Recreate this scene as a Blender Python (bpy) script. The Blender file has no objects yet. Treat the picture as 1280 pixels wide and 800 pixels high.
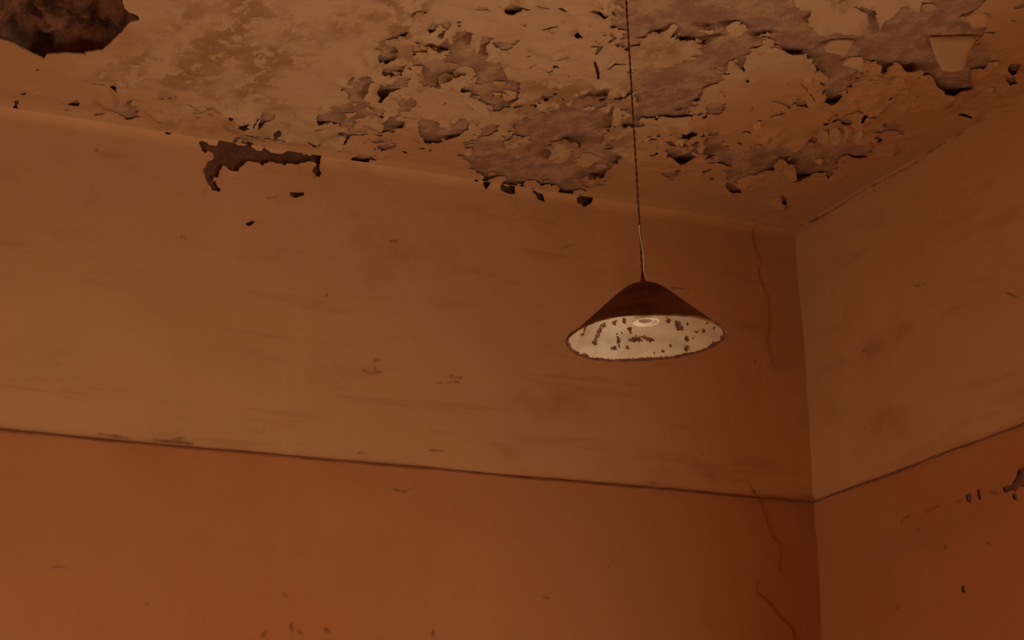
import bpy, bmesh, math, random
import numpy as np
from mathutils import Vector, Matrix

random.seed(5)
scene = bpy.context.scene
C = scene.collection

# ---------------------------------------------------------------- camera
EYE = np.array([0.0, 0.0, 1.5])
FPX, PITCH, ROLL, YAW = 2647.7, 0.30542, -0.02321, 0.45754
_h = np.array([math.sin(YAW), math.cos(YAW), 0.0]); _up = np.array([0, 0, 1.0]); _rt = np.cross(_h, _up)
_fw = _h * math.cos(PITCH) + _up * math.sin(PITCH); _u = np.cross(_rt, _fw)
CR = _rt * math.cos(ROLL) + _u * math.sin(ROLL)
CU = -_rt * math.sin(ROLL) + _u * math.cos(ROLL)
CF = _fw
cam = bpy.data.cameras.new('camera'); camo = bpy.data.objects.new('camera', cam); C.objects.link(camo)
cam.sensor_width = 36.0; cam.lens = 36.0 * FPX / 1280.0
cam.clip_start = 0.05; cam.clip_end = 100
M4 = Matrix(((CR[0], CU[0], -CF[0], EYE[0]), (CR[1], CU[1], -CF[1], EYE[1]), (CR[2], CU[2], -CF[2], EYE[2]), (0, 0, 0, 1)))
camo.matrix_world = M4
scene.camera = camo

# ---------------------------------------------------------------- room dimensions (metres)
ZC = 4.0                                   # ceiling height
def ray(px, py):
    px = np.asarray(px, float); py = np.asarray(py, float)
    return (px[..., None] - 640) * CR + (400 - py[..., None]) * CU + FPX * CF
def on_plane(px, py, axis, val):
    d = ray(px, py)
    t = (val - EYE[axis]) / d[..., axis]
    return EYE + d * t[..., None]
def project(P):
    d = P - EYE
    w = d @ CF
    return 640 + FPX * (d @ CR) / w, 400 - FPX * (d @ CU) / w
_c = on_plane(995, 284, 2, ZC)
XR, YB = float(_c[0]), float(_c[1])        # right wall x, back wall y
XL, YF = -0.6, -1.6                    # left wall, wall behind the photographer
ZD = float(on_plane(1017, 630, 1, YB)[2])  # height of the painted dado line

# ---------------------------------------------------------------- light
world = bpy.data.worlds.new('world'); scene.world = world; world.use_nodes = True
bg = world.node_tree.nodes['Background']
bg.inputs[0].default_value = (1.0, 0.86, 0.70, 1); bg.inputs[1].default_value = 1.0
sun = bpy.data.lights.new('sun', 'SUN'); suno = bpy.data.objects.new('sun', sun); C.objects.link(suno)
sun.energy = 10.0; sun.color = (1.0, 0.88, 0.74); sun.angle = 0.01
suno.rotation_euler = Vector((-0.80, 0.50, -0.42)).to_track_quat('-Z', 'Y').to_euler()
WIN = (1.4, 3.7, 0.45, 2.25)               # window opening in the right wall, beside the frame: y0, y1, z0, z1
day = bpy.data.lights.new('window_daylight', 'AREA'); dayo = bpy.data.objects.new('window_daylight', day); C.objects.link(dayo)
day.shape = 'RECTANGLE'; day.size = WIN[1] - WIN[0] - 0.1; day.size_y = WIN[3] - WIN[2] - 0.1
day.energy = 86.0; day.color = (1.0, 0.83, 0.60)
dayo.location = (XR + 0.12, (WIN[0] + WIN[1]) / 2, (WIN[2] + WIN[3]) / 2)
dayo.rotation_euler = Vector((-1, 0, 0)).to_track_quat('-Z', 'Y').to_euler()
ADDED_DOOR = (YB - 1.75, YB - 0.45, -0.3, 2.1)   # unseen doorway added in the left wall to brighten the lower back wall
dl = bpy.data.lights.new('doorway_fill', 'AREA'); dlo = bpy.data.objects.new('doorway_fill', dl); C.objects.link(dlo)  # fill light set in the added doorway, lifts the lower left of the room
dl.shape = 'RECTANGLE'; dl.size = ADDED_DOOR[1] - ADDED_DOOR[0] - 0.08; dl.size_y = 1.9
dl.energy = 24.0; dl.color = (1.0, 0.85, 0.64)
dlo.location = (XL - 0.12, (ADDED_DOOR[0] + ADDED_DOOR[1]) / 2, 1.1)
dlo.rotation_euler = Vector((1, 0, 0)).to_track_quat('-Z', 'Y').to_euler()
scene.view_settings.view_transform = 'Standard'
scene.view_settings.look = 'None'
scene.view_settings.gamma = 1.0
scene.view_settings.use_curve_mapping = False
scene.view_settings.exposure = -0.10

# ---------------------------------------------------------------- helpers
def value_noise(x, y, seed):
    rng = np.random.RandomState(seed); tab = rng.rand(256, 256)
    xi = np.floor(x).astype(int); yi = np.floor(y).astype(int)
    fx = x - xi; fy = y - yi
    fx = fx * fx * fx * (fx * (fx * 6 - 15) + 10); fy = fy * fy * fy * (fy * (fy * 6 - 15) + 10)
    a = tab[xi & 255, yi & 255]; b = tab[(xi + 1) & 255, yi & 255]
    c = tab[xi & 255, (yi + 1) & 255]; d = tab[(xi + 1) & 255, (yi + 1) & 255]
    return (a * (1 - fx) + b * fx) * (1 - fy) + (c * (1 - fx) + d * fx) * fy
def fbm(x, y, size, octaves, seed):
    """fractal noise about 0, roughly -1..1"""
    s = np.zeros_like(x); amp = 1.0; tot = 0
    ca, sa = math.cos(0.6), math.sin(0.6)
    X, Y = (x * ca - y * sa) / size + 31.7, (x * sa + y * ca) / size + 17.3
    for k in range(octaves):
        s += amp * (value_noise(X, Y, seed + k) * 2 - 1); tot += amp
        X, Y = X * ca * 2.03 - Y * sa * 2.03, X * sa * 2.03 + Y * ca * 2.03; amp *= 0.55
    return s / tot * 1.6
def smooth(a, b, x):
    t = np.clip((x - a) / (b - a), 0, 1); return t * t * (3 - 2 * t)
def poly_sd(U, V, poly, margin):
    """signed distance, positive inside; -margin where far away"""
    out = np.full(U.shape, -margin)
    p = np.asarray(poly, float)
    m = (U > p[:, 0].min() - margin) & (U < p[:, 0].max() + margin) & (V > p[:, 1].min() - margin) & (V < p[:, 1].max() + margin)
    u, v = U[m], V[m]
    if not len(u): return out
    d2 = np.full(u.shape, 1e9); ins = np.zeros(u.shape, bool)
    n = len(p)
    for i in range(n):
        a, b = p[i], p[(i + 1) % n]
        e = b - a; L2 = max(e @ e, 1e-12)
        t = np.clip(((u - a[0]) * e[0] + (v - a[1]) * e[1]) / L2, 0, 1)
        d2 = np.minimum(d2, (u - a[0] - t * e[0]) ** 2 + (v - a[1] - t * e[1]) ** 2)
        if a[1] != b[1]:
            c = ((a[1] > v) != (b[1] > v)) & (u < (b[0] - a[0]) * (v - a[1]) / (b[1] - a[1]) + a[0])
            ins ^= c
    d = np.sqrt(d2)
    out[m] = np.maximum(np.where(ins, d, -d), -margin)
    return out
def line_sd(U, V, pts, half, margin):
    out = np.full(U.shape, -margin); p = np.asarray(pts, float)
    m = (U > p[:, 0].min() - margin) & (U < p[:, 0].max() + margin) & (V > p[:, 1].min() - margin) & (V < p[:, 1].max() + margin)
    u, v = U[m], V[m]
    if not len(u): return out
    d2 = np.full(u.shape, 1e9); n = len(p) - 1
    h = np.zeros(u.shape)
    for i in range(n):
        a, b = p[i], p[i + 1]; e = b - a; L2 = max(e @ e, 1e-12)
        t = np.clip(((u - a[0]) * e[0] + (v - a[1]) * e[1]) / L2, 0, 1)
        q = (u - a[0] - t * e[0]) ** 2 + (v - a[1] - t * e[1]) ** 2
        s = (i + t) / n
        w = half * (0.25 + 0.75 * np.sin(np.pi * np.clip(s, 0.02, 0.98)) ** 0.6)
        h = np.where(q < d2, w, h); d2 = np.minimum(d2, q)
    out[m] = np.maximum(h - np.sqrt(d2), -margin)
    return out
def axis_coords(lo, hi, f0, f1, step, coarse=0.35):
    a = list(np.arange(f0, f1, step)) + [f1]
    if lo < f0: a = list(np.linspace(lo, f0, max(2, int((f0 - lo) / coarse) + 1))[:-1]) + a
    if hi > f1: a = a + list(np.linspace(f1, hi, max(2, int((hi - f1) / coarse) + 1))[1:])
    return np.array(a)
def raw_mesh(name, verts, faces, attrs=None, smooth_shade=True):
    me = bpy.data.meshes.new(name)
    faces = np.asarray(faces, np.int32); k = faces.shape[1]
    me.vertices.add(len(verts)); me.vertices.foreach_set('co', np.asarray(verts, np.float32).ravel())
    me.loops.add(faces.size); me.loops.foreach_set('vertex_index', faces.ravel())
    me.polygons.add(len(faces))
    me.polygons.foreach_set('loop_start', np.arange(0, faces.size, k, dtype=np.int32))
    me.polygons.foreach_set('loop_total', np.full(len(faces), k, np.int32))
    me.update(calc_edges=True)
    if smooth_shade: me.polygons.foreach_set('use_smooth', np.ones(len(faces), bool))
    for n, a in (attrs or {}).items():
        at = me.attributes.new(n, 'FLOAT', 'POINT'); at.data.foreach_set('value', np.asarray(a, np.float32).ravel())
    me.validate()
    return me
def link(name, me, mat, parent=None, kind=None, label=None):
    o = bpy.data.objects.new(name, me); C.objects.link(o)
    if mat: me.materials.append(mat)
    if parent: o.parent = parent
    if kind: o['kind'] = kind
    if label: o['label'] = label
    return o
def bm_obj(name, bm, mat, parent=None, kind=None, label=None, shade=False):
    me = bpy.data.meshes.new(name); bm.normal_update(); bm.to_mesh(me); bm.free()
    if shade:
        me.polygons.foreach_set('use_smooth', np.ones(len(me.polygons), bool))
    return link(name, me, mat, parent, kind, label)
def add_box(bm, x0, x1, y0, y1, z0, z1):
    vs = [bm.verts.new((x, y, z)) for x in (x0, x1) for y in (y0, y1) for z in (z0, z1)]
    for f in ((0, 1, 3, 2), (4, 6, 7, 5), (0, 4, 5, 1), (2, 3, 7, 6), (0, 2, 6, 4), (1, 5, 7, 3)):
        bm.faces.new([vs[i] for i in f])

# ---------------------------------------------------------------- materials
class N:
    def __init__(s, name, rough=0.9, spec=0.2):
        s.m = bpy.data.materials.new(name); s.m.use_nodes = True; s.t = s.m.node_tree
        s.b = s.t.nodes['Principled BSDF']; s.b.inputs['Roughness'].default_value = rough
        s.b.inputs['Specular IOR Level'].default_value = spec
        s.geo = s.t.nodes.new('ShaderNodeNewGeometry')
    def put(s, sock, v):
        if isinstance(v, bpy.types.NodeSocket): s.t.links.new(v, sock)
        elif isinstance(v, (tuple, list)): sock.default_value = (*v, 1.0) if len(v) == 3 and len(sock.default_value) == 4 else v
        else: sock.default_value = v
    def attr(s, n):
        a = s.t.nodes.new('ShaderNodeAttribute'); a.attribute_name = n; return a.outputs['Fac']
    def pos(s, scale=(1, 1, 1)):
        v = s.t.nodes.new('ShaderNodeVectorMath'); v.operation = 'MULTIPLY'
        s.put(v.inputs[0], s.geo.outputs['Position']); v.inputs[1].default_value = scale; return v.outputs[0]
    def noise(s, scale, detail=4, rough=0.55, vec=None, dist=0.0):
        n = s.t.nodes.new('ShaderNodeTexNoise'); n.inputs['Scale'].default_value = scale
        n.inputs['Detail'].default_value = detail; n.inputs['Roughness'].default_value = rough; n.inputs['Distortion'].default_value = dist
        s.put(n.inputs['Vector'], vec if vec is not None else s.geo.outputs['Position']); return n.outputs['Fac']
    def ramp(s, v, a, b, lo=0.0, hi=1.0):
        n = s.t.nodes.new('ShaderNodeMapRange'); n.interpolation_type = 'SMOOTHSTEP'
        s.put(n.inputs['Value'], v); n.inputs['From Min'].default_value = a; n.inputs['From Max'].default_value = b
        n.inputs['To Min'].default_value = lo; n.inputs['To Max'].default_value = hi; return n.outputs['Result']
    def mix(s, f, a, b, mode='MIX'):
        n = s.t.nodes.new('ShaderNodeMix'); n.data_type = 'RGBA'; n.blend_type = mode
        s.put(n.inputs[0], f); s.put(n.inputs[6], a); s.put(n.inputs[7], b); return n.outputs[2]
    def math(s, op, a, b=0.0):
        n = s.t.nodes.new('ShaderNodeMath'); n.operation = op; s.put(n.inputs[0], a); s.put(n.inputs[1], b); return n.outputs[0]
    def z(s):
        n = s.t.nodes.new('ShaderNodeSeparateXYZ'); s.put(n.inputs[0], s.geo.outputs['Position']); return n.outputs['Z']
    def color(s, c): s.put(s.b.inputs['Base Color'], c)
    def bump(s, h, strength, dist):
        n = s.t.nodes.new('ShaderNodeBump'); n.inputs['Strength'].default_value = strength; n.inputs['Distance'].default_value = dist
        s.put(n.inputs['Height'], h); s.put(s.b.inputs['Normal'], n.outputs[0])

UPPER = (0.52, 0.272, 0.125)
LOWER = (0.435, 0.163, 0.058)
TAN = (0.49, 0.308, 0.172)
PLASTER = (0.25, 0.137, 0.088)
DARKPL = (0.13, 0.058, 0.033)

def wall_paint():
    n = N('faded_two_tone_wall_paint', 0.92, 0.15)
    big = n.noise(1.1, 3, 0.5); mid = n.noise(5.0, 5, 0.6); fine = n.noise(38, 4, 0.6)
    streak = n.noise(1.0, 4, 0.6, n.pos((9, 9, 0.7))); hor = n.noise(1.0, 5, 0.65, n.pos((2.2, 2.2, 14)), 0.6)
    up = n.mix(n.ramp(big, 0.35, 0.65), UPPER, (0.56, 0.298, 0.145))
    up = n.mix(n.ramp(streak, 0.52, 0.72, 0, 0.35), up, (0.60, 0.338, 0.175))
    up = n.mix(n.ramp(hor, 0.54, 0.68, 0, 0.45), up, (0.42, 0.19, 0.09))
    lo = n.mix(n.ramp(big, 0.35, 0.65), LOWER, (0.46, 0.20, 0.083))
    lo = n.mix(n.ramp(streak, 0.5, 0.7, 0, 0.2), lo, (0.50, 0.235, 0.108))
    side = n.ramp(n.math('ADD', n.z(), n.ramp(n.noise(60, 3), 0, 1, -0.003, 0.003)), ZD - 0.002, ZD + 0.002)
    c = n.mix(side, lo, up)
    c = n.mix(n.ramp(mid, 0.55, 0.75, 0, 0.22), c, (0.36, 0.15, 0.065))
    spots = n.noise(22, 2, 0.5)
    c = n.mix(n.ramp(spots, 0.74, 0.80, 0, 0.6), c, (0.25, 0.10, 0.045))
    c = n.mix(n.math('MULTIPLY', n.attr('stain'), n.ramp(hor, 0.3, 0.7, 0.25, 0.6)), c, (0.34, 0.14, 0.075))
    c = n.mix(n.math('MULTIPLY', n.attr('mark'), n.ramp(fine, 0.3, 0.6, 0.45, 0.9)), c, (0.15, 0.058, 0.028))
    n.color(c); n.bump(n.math('ADD', n.math('MULTIPLY', mid, 1.0), n.math('MULTIPLY', fine, 0.25)), 0.35, 0.012)
    return n.m
def ceiling_paint():
    n = N('flaking_limewash', 0.93, 0.12)
    mid = n.noise(7, 5, 0.62); fine = n.noise(40, 4, 0.6)
    c = n.mix(n.attr('tone'), TAN, (0.44, 0.230, 0.108))
    c = n.mix(n.ramp(mid, 0.48, 0.7, 0, 0.35), c, (0.46, 0.215, 0.10))
    c = n.mix(n.math('MULTIPLY', n.attr('stain'), n.ramp(n.noise(1.0, 6, 0.72, n.pos((17, 11, 11))), 0.44, 0.50)), c, (0.315, 0.168, 0.083))
    c = n.mix(n.ramp(n.noise(30, 3, 0.6), 0.66, 0.72, 0, 0.6), c, (0.33, 0.15, 0.075))
    n.color(c); n.bump(n.math('ADD', mid, n.math('MULTIPLY', fine, 0.3)), 0.4, 0.012)
    return n.m
def bare_plaster():
    n = N('bare_grey_brown_plaster', 0.95, 0.1)
    mid = n.noise(9, 6, 0.65); fine = n.noise(60, 4, 0.6)
    c = n.mix(n.ramp(mid, 0.35, 0.65), PLASTER, (0.31, 0.168, 0.100))
    c = n.mix(n.ramp(n.noise(1.0, 6, 0.72, n.pos((15, 10, 10))), 0.43, 0.60, 0, 0.8), c, (0.45, 0.275, 0.160))
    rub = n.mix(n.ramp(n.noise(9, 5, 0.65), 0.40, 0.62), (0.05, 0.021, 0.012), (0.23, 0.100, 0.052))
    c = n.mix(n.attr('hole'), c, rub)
    n.color(c); n.bump(n.math('ADD', mid, n.math('MULTIPLY', fine, 0.5)), 0.6, 0.015)
    return n.m
def wall_plaster():
    n = N('exposed_brown_wall_plaster', 0.95, 0.1)
    c = n.mix(n.ramp(n.noise(25, 5, 0.7), 0.35, 0.65), DARKPL, (0.21, 0.10, 0.058))
    n.color(c); n.bump(n.noise(50, 4, 0.6), 0.6, 0.01)
    return n.m
def plain(name, col, col2, scale, rough=0.9):
    n = N(name, rough); n.color(n.mix(n.ramp(n.noise(scale, 5, 0.6), 0.35, 0.65), col, col2))
    n.bump(n.noise(scale * 3, 4, 0.6), 0.3, 0.01); return n.m
M_WALL, M_CEIL, M_BARE, M_WPL = wall_paint(), ceiling_paint(), bare_plaster(), wall_plaster()
M_SAND = plain('wind_blown_sand', (0.42, 0.29, 0.17), (0.47, 0.33, 0.20), 6)
M_LINE = plain('dark_red_brown_line_paint', (0.19, 0.062, 0.022), (0.26, 0.09, 0.034), 9)
M_WOOD = plain('weathered_window_wood', (0.30, 0.19, 0.11), (0.42, 0.28, 0.17), 12)

# ---------------------------------------------------------------- traced damage, pixel outlines on each surface
HOLE = [(-260, -60), (-200, 20), (-60, 40), (0, 47), (10, 49), (30, 60), (55, 71), (58, 66), (80, 64), (103, 65), (110, 67), (105, 63), (127, 60), (140, 50), (152, 38), (163, 26), (175, 23), (170, 15), (160, 12), (155, 5), (150, -60)]
# (outline, roughness of the edge)
CEIL_PATCHES = [
    ([(131, 122), (150, 118), (165, 122), (172, 128), (170, 135), (180, 145), (160, 148), (148, 143), (135, 135)], .5),
    ([(85, 124), (95, 121), (103, 123), (95, 128), (86, 127)], .3),
    ([(137, 103), (145, 99), (146, 107), (138, 107)], .3),
    ([(15, 127), (23, 124), (23, 131), (16, 131)], .3),
    ([(407, 142), (420, 137), (435, 138), (450, 133), (455, 137), (468, 142), (455, 147), (440, 146), (445, 155), (437, 162), (428, 155), (430, 149), (415, 150)], .7),
    ([(467, 108), (475, 98), (495, 95), (512, 92), (513, 105), (500, 108), (485, 111), (475, 115)], .8),
    ([(466, 50), (478, 48), (492, 55), (494, 66), (484, 68), (472, 58)], .6),
    ([(484, 84), (505, 78), (500, 87), (488, 92)], .6), ([(513, 82), (525, 78), (524, 84), (515, 85)], .4),
    ([(534, 33), (545, 24), (547, 36), (536, 38)], .3), ([(518, 50), (526, 50), (526, 66), (519, 66)], .5),
    ([(554, 47), (558, 36), (563, 44), (571, 36), (573, 26), (578, 34), (588, 36), (586, 46), (580, 60), (594, 58), (602, 48), (607, 40), (614, 41), (610, 54), (600, 66), (612, 68), (622, 68), (624, 76), (632, 84), (630, 98), (648, 102), (646, 118), (630, 122), (612, 128), (596, 122), (585, 112), (575, 104), (592, 98), (594, 88), (576, 82), (562, 88), (552, 92), (546, 106), (536, 112), (522, 114), (520, 102), (528, 92), (528, 78), (538, 74), (552, 70), (562, 64)], .6),
    ([(616, 52), (636, 51), (646, 56), (634, 62), (620, 57)], .4),
    ([(527, 148), (540, 146), (556, 154), (568, 148), (580, 144), (588, 152), (586, 160), (574, 166), (560, 165), (552, 172), (546, 180), (536, 174), (526, 166)], .5),
    ([(598, 160), (606, 154), (626, 152), (626, 162), (616, 168), (600, 168)], .5),
    ([(496, 128), (506, 119), (520, 119), (521, 130), (506, 138), (498, 143)], .5),
    ([(480, 150), (490, 145), (505, 150), (495, 155), (482, 157)], .5),
    ([(573, 178), (596, 168), (620, 170), (640, 162), (655, 150), (690, 140), (705, 126), (720, 130), (738, 134), (755, 136), (765, 150), (755, 165), (742, 180), (768, 190), (775, 200), (750, 212), (735, 218), (750, 232), (745, 235), (715, 235), (690, 231), (660, 226), (640, 222), (618, 218), (600, 215), (592, 208), (585, 198), (575, 190)], 1.6),
    ([(765, 20), (782, -20), (860, -20), (1000, -20), (990, 30), (975, 42), (960, 58), (945, 60), (928, 72), (920, 80), (908, 92), (892, 105), (875, 116), (860, 130), (845, 138), (830, 140), (812, 146), (795, 152), (778, 160), (784, 140), (790, 125), (798, 104), (806, 92), (830, 82), (856, 78), (880, 66), (888, 58), (882, 46), (850, 40), (838, 32), (820, 28), (800, 60), (785, 60)], 1.3),
    ([(832, 182), (860, 182), (868, 188), (850, 193), (835, 190)], .4),
    ([(848, 156), (865, 152), (880, 158), (894, 164), (890, 171), (868, 163), (852, 160)], .5),
    ([(882, 168), (897, 161), (903, 176), (916, 186), (924, 182), (918, 170), (925, 170), (930, 186), (945, 178), (960, 173), (977, 174), (988, 180), (1006, 178), (1018, 186), (1008, 172), (1024, 168), (1028, 180), (1040, 184), (1060, 180), (1095, 178), (1086, 190), (1076, 194), (1060, 190), (1046, 196), (1042, 212), (1035, 220), (1030, 214), (1010, 214), (992, 215), (992, 200), (975, 196), (966, 204), (952, 214), (932, 220), (920, 224), (923, 234), (916, 237), (908, 226), (908, 212), (918, 206), (904, 202), (892, 198), (884, 186)], .5),
    ([(826, 210), (850, 208), (845, 222), (838, 224)], .4),
    ([(884, 218), (893, 222), (888, 224)], .2), ([(882, 199), (894, 196), (892, 202), (884, 202)], .2),
    ([(977, 242), (982, 243), (983, 252), (978, 250)], .2),
    ([(985, -20), (1000, 10), (1040, 12), (1080, 5), (1100, 20), (1180, -20), (1240, -20), (1228, 5), (1215, 16), (1205, 20), (1215, 33), (1230, 34), (1222, 44), (1216, 55), (1222, 58), (1248, 66), (1236, 78), (1215, 86), (1215, 108), (1195, 108), (1172, 100), (1166, 92), (1150, 90), (1150, 78), (1130, 82), (1118, 76), (1100, 84), (1090, 76), (1078, 74), (1070, 80), (1062, 95), (1058, 115), (1040, 122), (1034, 118), (1030, 100), (1028, 85), (1022, 74), (1008, 62), (985, 58), (965, 54), (960, 20)], .6),
    ([(1080, 96), (1064, 98), (1070, 92), (1080, 89)], .2),
    ([(1260, 80), (1276, 77), (1268, 88), (1262, 86)], .3), ([(1255, 95), (1270, 93), (1270, 101), (1261, 104)], .3),
    ([(1094, 165), (1106, 150), (1118, 152), (1128, 166), (1120, 160), (1110, 162)], .4),
    ([(1270, 8), (1290, -4), (1290, 4), (1272, 10)], .2), ([(1262, 24), (1270, 24), (1268, 27)], .1),
    ([(1233, 39), (1247, 38), (1242, 41)], .1),
    ([(920, 72), (934, 72), (930, 84), (922, 82)], .3), ([(930, 94), (936, 92), (938, 100), (932, 102)], .3),
]
CEIL_KEEP = [   # islands of paint left inside the peeled areas
    ([(536, 124), (548, 114), (550, 98), (560, 92), (572, 98), (574, 110), (590, 122), (606, 130), (614, 146), (606, 146), (592, 138), (600, 152), (594, 162), (582, 145), (558, 148), (536, 144), (522, 136)], .3),
    ([(868, 28), (880, 24), (894, 27), (890, 33), (872, 33)], .5), ([(905, 24), (930, 22), (920, 36), (906, 36)], .5),
    ([(936, 42), (958, 34), (975, 36), (960, 44), (942, 46)], .5), ([(885, 42), (906, 40), (906, 44), (886, 45)], .3),
    ([(968, 198), (980, 194), (992, 198), (992, 214), (970, 214)], .4),
    ([(1015, 10), (1070, 8), (1085, 22), (1070, 40), (1030, 38), (1012, 26)], .8),
    ([(790, 60), (815, 50), (850, 48), (868, 56), (850, 70), (815, 80), (795, 90)], 1.),
    ([(640, 165), (655, 172), (660, 190), (645, 196), (632, 182)], .8), ([(690, 175), (716, 168), (722, 186), (700, 200), (680, 196)], .9),
    ([(730, 190), (750, 196), (740, 206), (722, 204)], .7),
]
CEIL_TEARS = [  # thin curled splits: points, half width in px
    ([(668, 3), (690, 4), (712, 9)], 2.2), ([(735, 12), (748, 10), (763, 13)], 2.0), ([(678, 36), (690, 32), (698, 31)], 2.2),
    ([(718, 36), (724, 33), (735, 33)], 1.6), ([(754, 42), (762, 40), (769, 45), (762, 50)], 2.4), ([(739, 56), (751, 56), (745, 66)], 3.0),
    ([(692, 69), (700, 73), (713, 69)], 2.0), ([(684, 89), (690, 82)], 2.0), ([(760, 78), (782, 79)], 2.0), ([(743, 70), (747, 82), (748, 97)], 1.6),
    ([(690, 108), (700, 104)], 1.6), ([(730, 116), (742, 112)], 2.0), ([(676, 134), (688, 136), (694, 128)], 2.2), ([(668, 155), (690, 155)], 2.0),
    ([(745, 105), (760, 102), (757, 112)], 2.4), ([(838, 80), (850, 78), (868, 83)], 1.6), ([(816, 86), (828, 86)], 1.8),
    ([(808, 14), (818, 8)], 1.6), ([(965, 125), (978, 128), (988, 132)], 2.6), ([(961, 146), (970, 142), (980, 139)], 2.2), ([(1001, 103), (1008, 110), (1020, 123)], 1.4),
    ([(1108, 122), (1119, 120), (1126, 112)], 2.0), ([(1074, 148), (1080, 141), (1087, 136)], 1.8), ([(1199, 141), (1215, 140)], 2.6), ([(1245, 138), (1249, 142)], 2.4),
    ([(113, 101), (125, 103), (137, 102)], 1.6), ([(77, 135), (90, 135)], 1.2), ([(22, 133), (50, 135)], 1.0), ([(118, 141), (136, 140)], 1.4),
    ([(28, 110), (34, 107)], 1.6), ([(45, 86), (48, 85)], 1.6), ([(242, 87), (255, 88)], 1.8), ([(195, 140), (202, 140)], 2.2), ([(200, 120), (204, 122)], 2), ([(211, 122), (214, 120)], 2),
    ([(925, 164), (932, 161), (938, 163)], 2.0), ([(944, 150), (952, 148)], 1.8), ([(1037, 60), (1038, 47), (1070, 47)], 1.2),
    ([(962, 58), (975, 56), (995, 54)], 1.6), ([(1060, 68), (1078, 69)], 1.4), ([(1153, 50), (1160, 44), (1190, 40), (1235, 35)], 2.0), ([(1222, 48), (1230, 38)], 1.6),
    ([(446, 88), (454, 91)], 1.5), ([(500, 145), (520, 148)], 1.6), ([(480, 205), (506, 209), (520, 206)], 1.6), ([(535, 204), (550, 202)], 1.2), ([(520, 172), (528, 173)], 1.8),
    ([(340, 166), (360, 167)], 2.2), ([(430, 172), (436, 168)], 2.2), ([(390, 160), (412, 158)], 1.4), ([(300, 158), (345, 162)], 1.4), ([(450, 194), (475, 196)], 1.0),
    ([(600, 122), (616, 112), (640, 108)], 2.2), ([(640, 52), (646, 56)], 1.4), ([(660, 70), (664, 68)], 1.4), ([(664, 100), (670, 99)], 1.4),
]
CEIL_FLECKS = [   # areas scattered with small lost flakes: outline, threshold, slope
    ([(400, 150), (440, 100), (480, 60), (520, 15), (600, 10), (660, 60), (680, 120), (760, 130), (740, 190), (600, 200), (440, 190)], 0.48, 0.020),
    ([(640, -20), (780, -20), (790, 120), (690, 130), (640, 60)], 0.72, 0.020),
    ([(800, 150), (880, 130), (960, 120), (1090, 130), (1100, 190), (900, 215), (820, 200)], 0.70, 0.020),
    ([(1040, 80), (1280, 60), (1280, 120), (1100, 140)], 0.88, 0.020),
    ([(200, 130), (420, 150), (560, 200), (560, 215), (400, 190), (220, 160)], 0.70, 0.018),
]
CEIL_STAIN = [
    [(180, 100), (215, 60), (300, -20), (360, -20), (330, 40), (290, 95), (300, 130), (220, 125)], [(440, -20), (560, -20), (530, 50), (470, 45)], [(620, 120), (660, 100), (780, 100), (790, 180), (640, 200)],
    [(300, 60), (335, 52), (350, 40), (370, 36), (400, 44), (420, 40), (415, 50), (385, 54), (375, 62), (380, 68), (370, 80), (365, 92), (350, 102), (345, 116), (360, 130), (375, 135), (330, 140), (290, 125), (268, 110), (275, 98), (300, 90)],
    [(395, 5), (450, -5), (500, -5), (480, 10), (455, 16), (436, 24), (425, 42), (414, 38), (418, 20), (408, 12)],
    [(160, 68), (180, 45), (210, 30), (215, 10), (250, -5), (262, 20), (240, 32), (215, 52), (190, 72), (170, 82)],
    [(252, 62), (262, 52), (275, 62), (282, 72), (265, 66)], [(278, 10), (292, 4), (302, 18), (300, 28), (285, 24)], [(290, 45), (330, 50), (330, 70), (300, 66)],
    [(425, 30), (470, 25), (500, 40), (520, 60), (500, 80), (480, 70), (460, 50)], [(200, 150), (330, 150), (420, 165), (420, 176), (330, 168), (260, 162)],
    [(800, 20), (860, 50), (830, 90), (800, 100)], [(130, 85), (180, 82), (190, 108), (150, 112)],
]
CEIL_TAN = [(150, -60), (165, 30), (115, 72), (160, 108), (240, 150), (420, 190), (520, 150), (600, 190), (760, 210), (860, 150), (960, 100), (1060, 60), (1230, 20), (1240, -60)]
BACK_PATCHES = [
    ([(240, 178), (256, 177), (268, 183), (280, 177), (290, 183), (310, 186), (318, 192), (330, 189), (345, 195), (365, 194), (385, 195), (395, 192), (402, 194), (400, 210), (400, 224), (390, 225), (386, 215), (390, 207), (370, 207), (350, 208), (335, 205), (328, 208), (322, 203), (310, 202), (300, 205), (297, 214), (288, 214), (283, 208), (275, 210), (270, 218), (262, 221), (263, 228), (268, 234), (275, 236), (270, 240), (262, 235), (257, 222), (250, 214), (258, 206), (267, 201), (262, 195), (251, 190), (247, 184), (238, 182)], .8),
    ([(360, 241), (378, 242), (379, 246), (368, 250), (360, 246)], .2), ([(303, 281), (310, 279), (317, 279), (310, 285)], .2),
    ([(194, 159), (213, 162), (217, 167), (208, 172), (200, 166)], .3), ([(217, 166), (234, 170), (228, 173)], .2),
    ([(620, 233), (638, 237), (643, 243), (634, 245), (623, 242)], .5), ([(599, 230), (610, 232), (605, 240)], .2), ([(660, 240), (675, 245), (680, 255), (670, 250)], .3),
    ([(717, 250), (728, 245), (737, 249), (735, 257), (727, 261), (718, 257)], .5),
    ([(450, 199), (463, 198), (460, 206), (454, 207)], .2), ([(578, 222), (590, 222), (600, 228), (590, 230)], .3),
]
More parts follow.
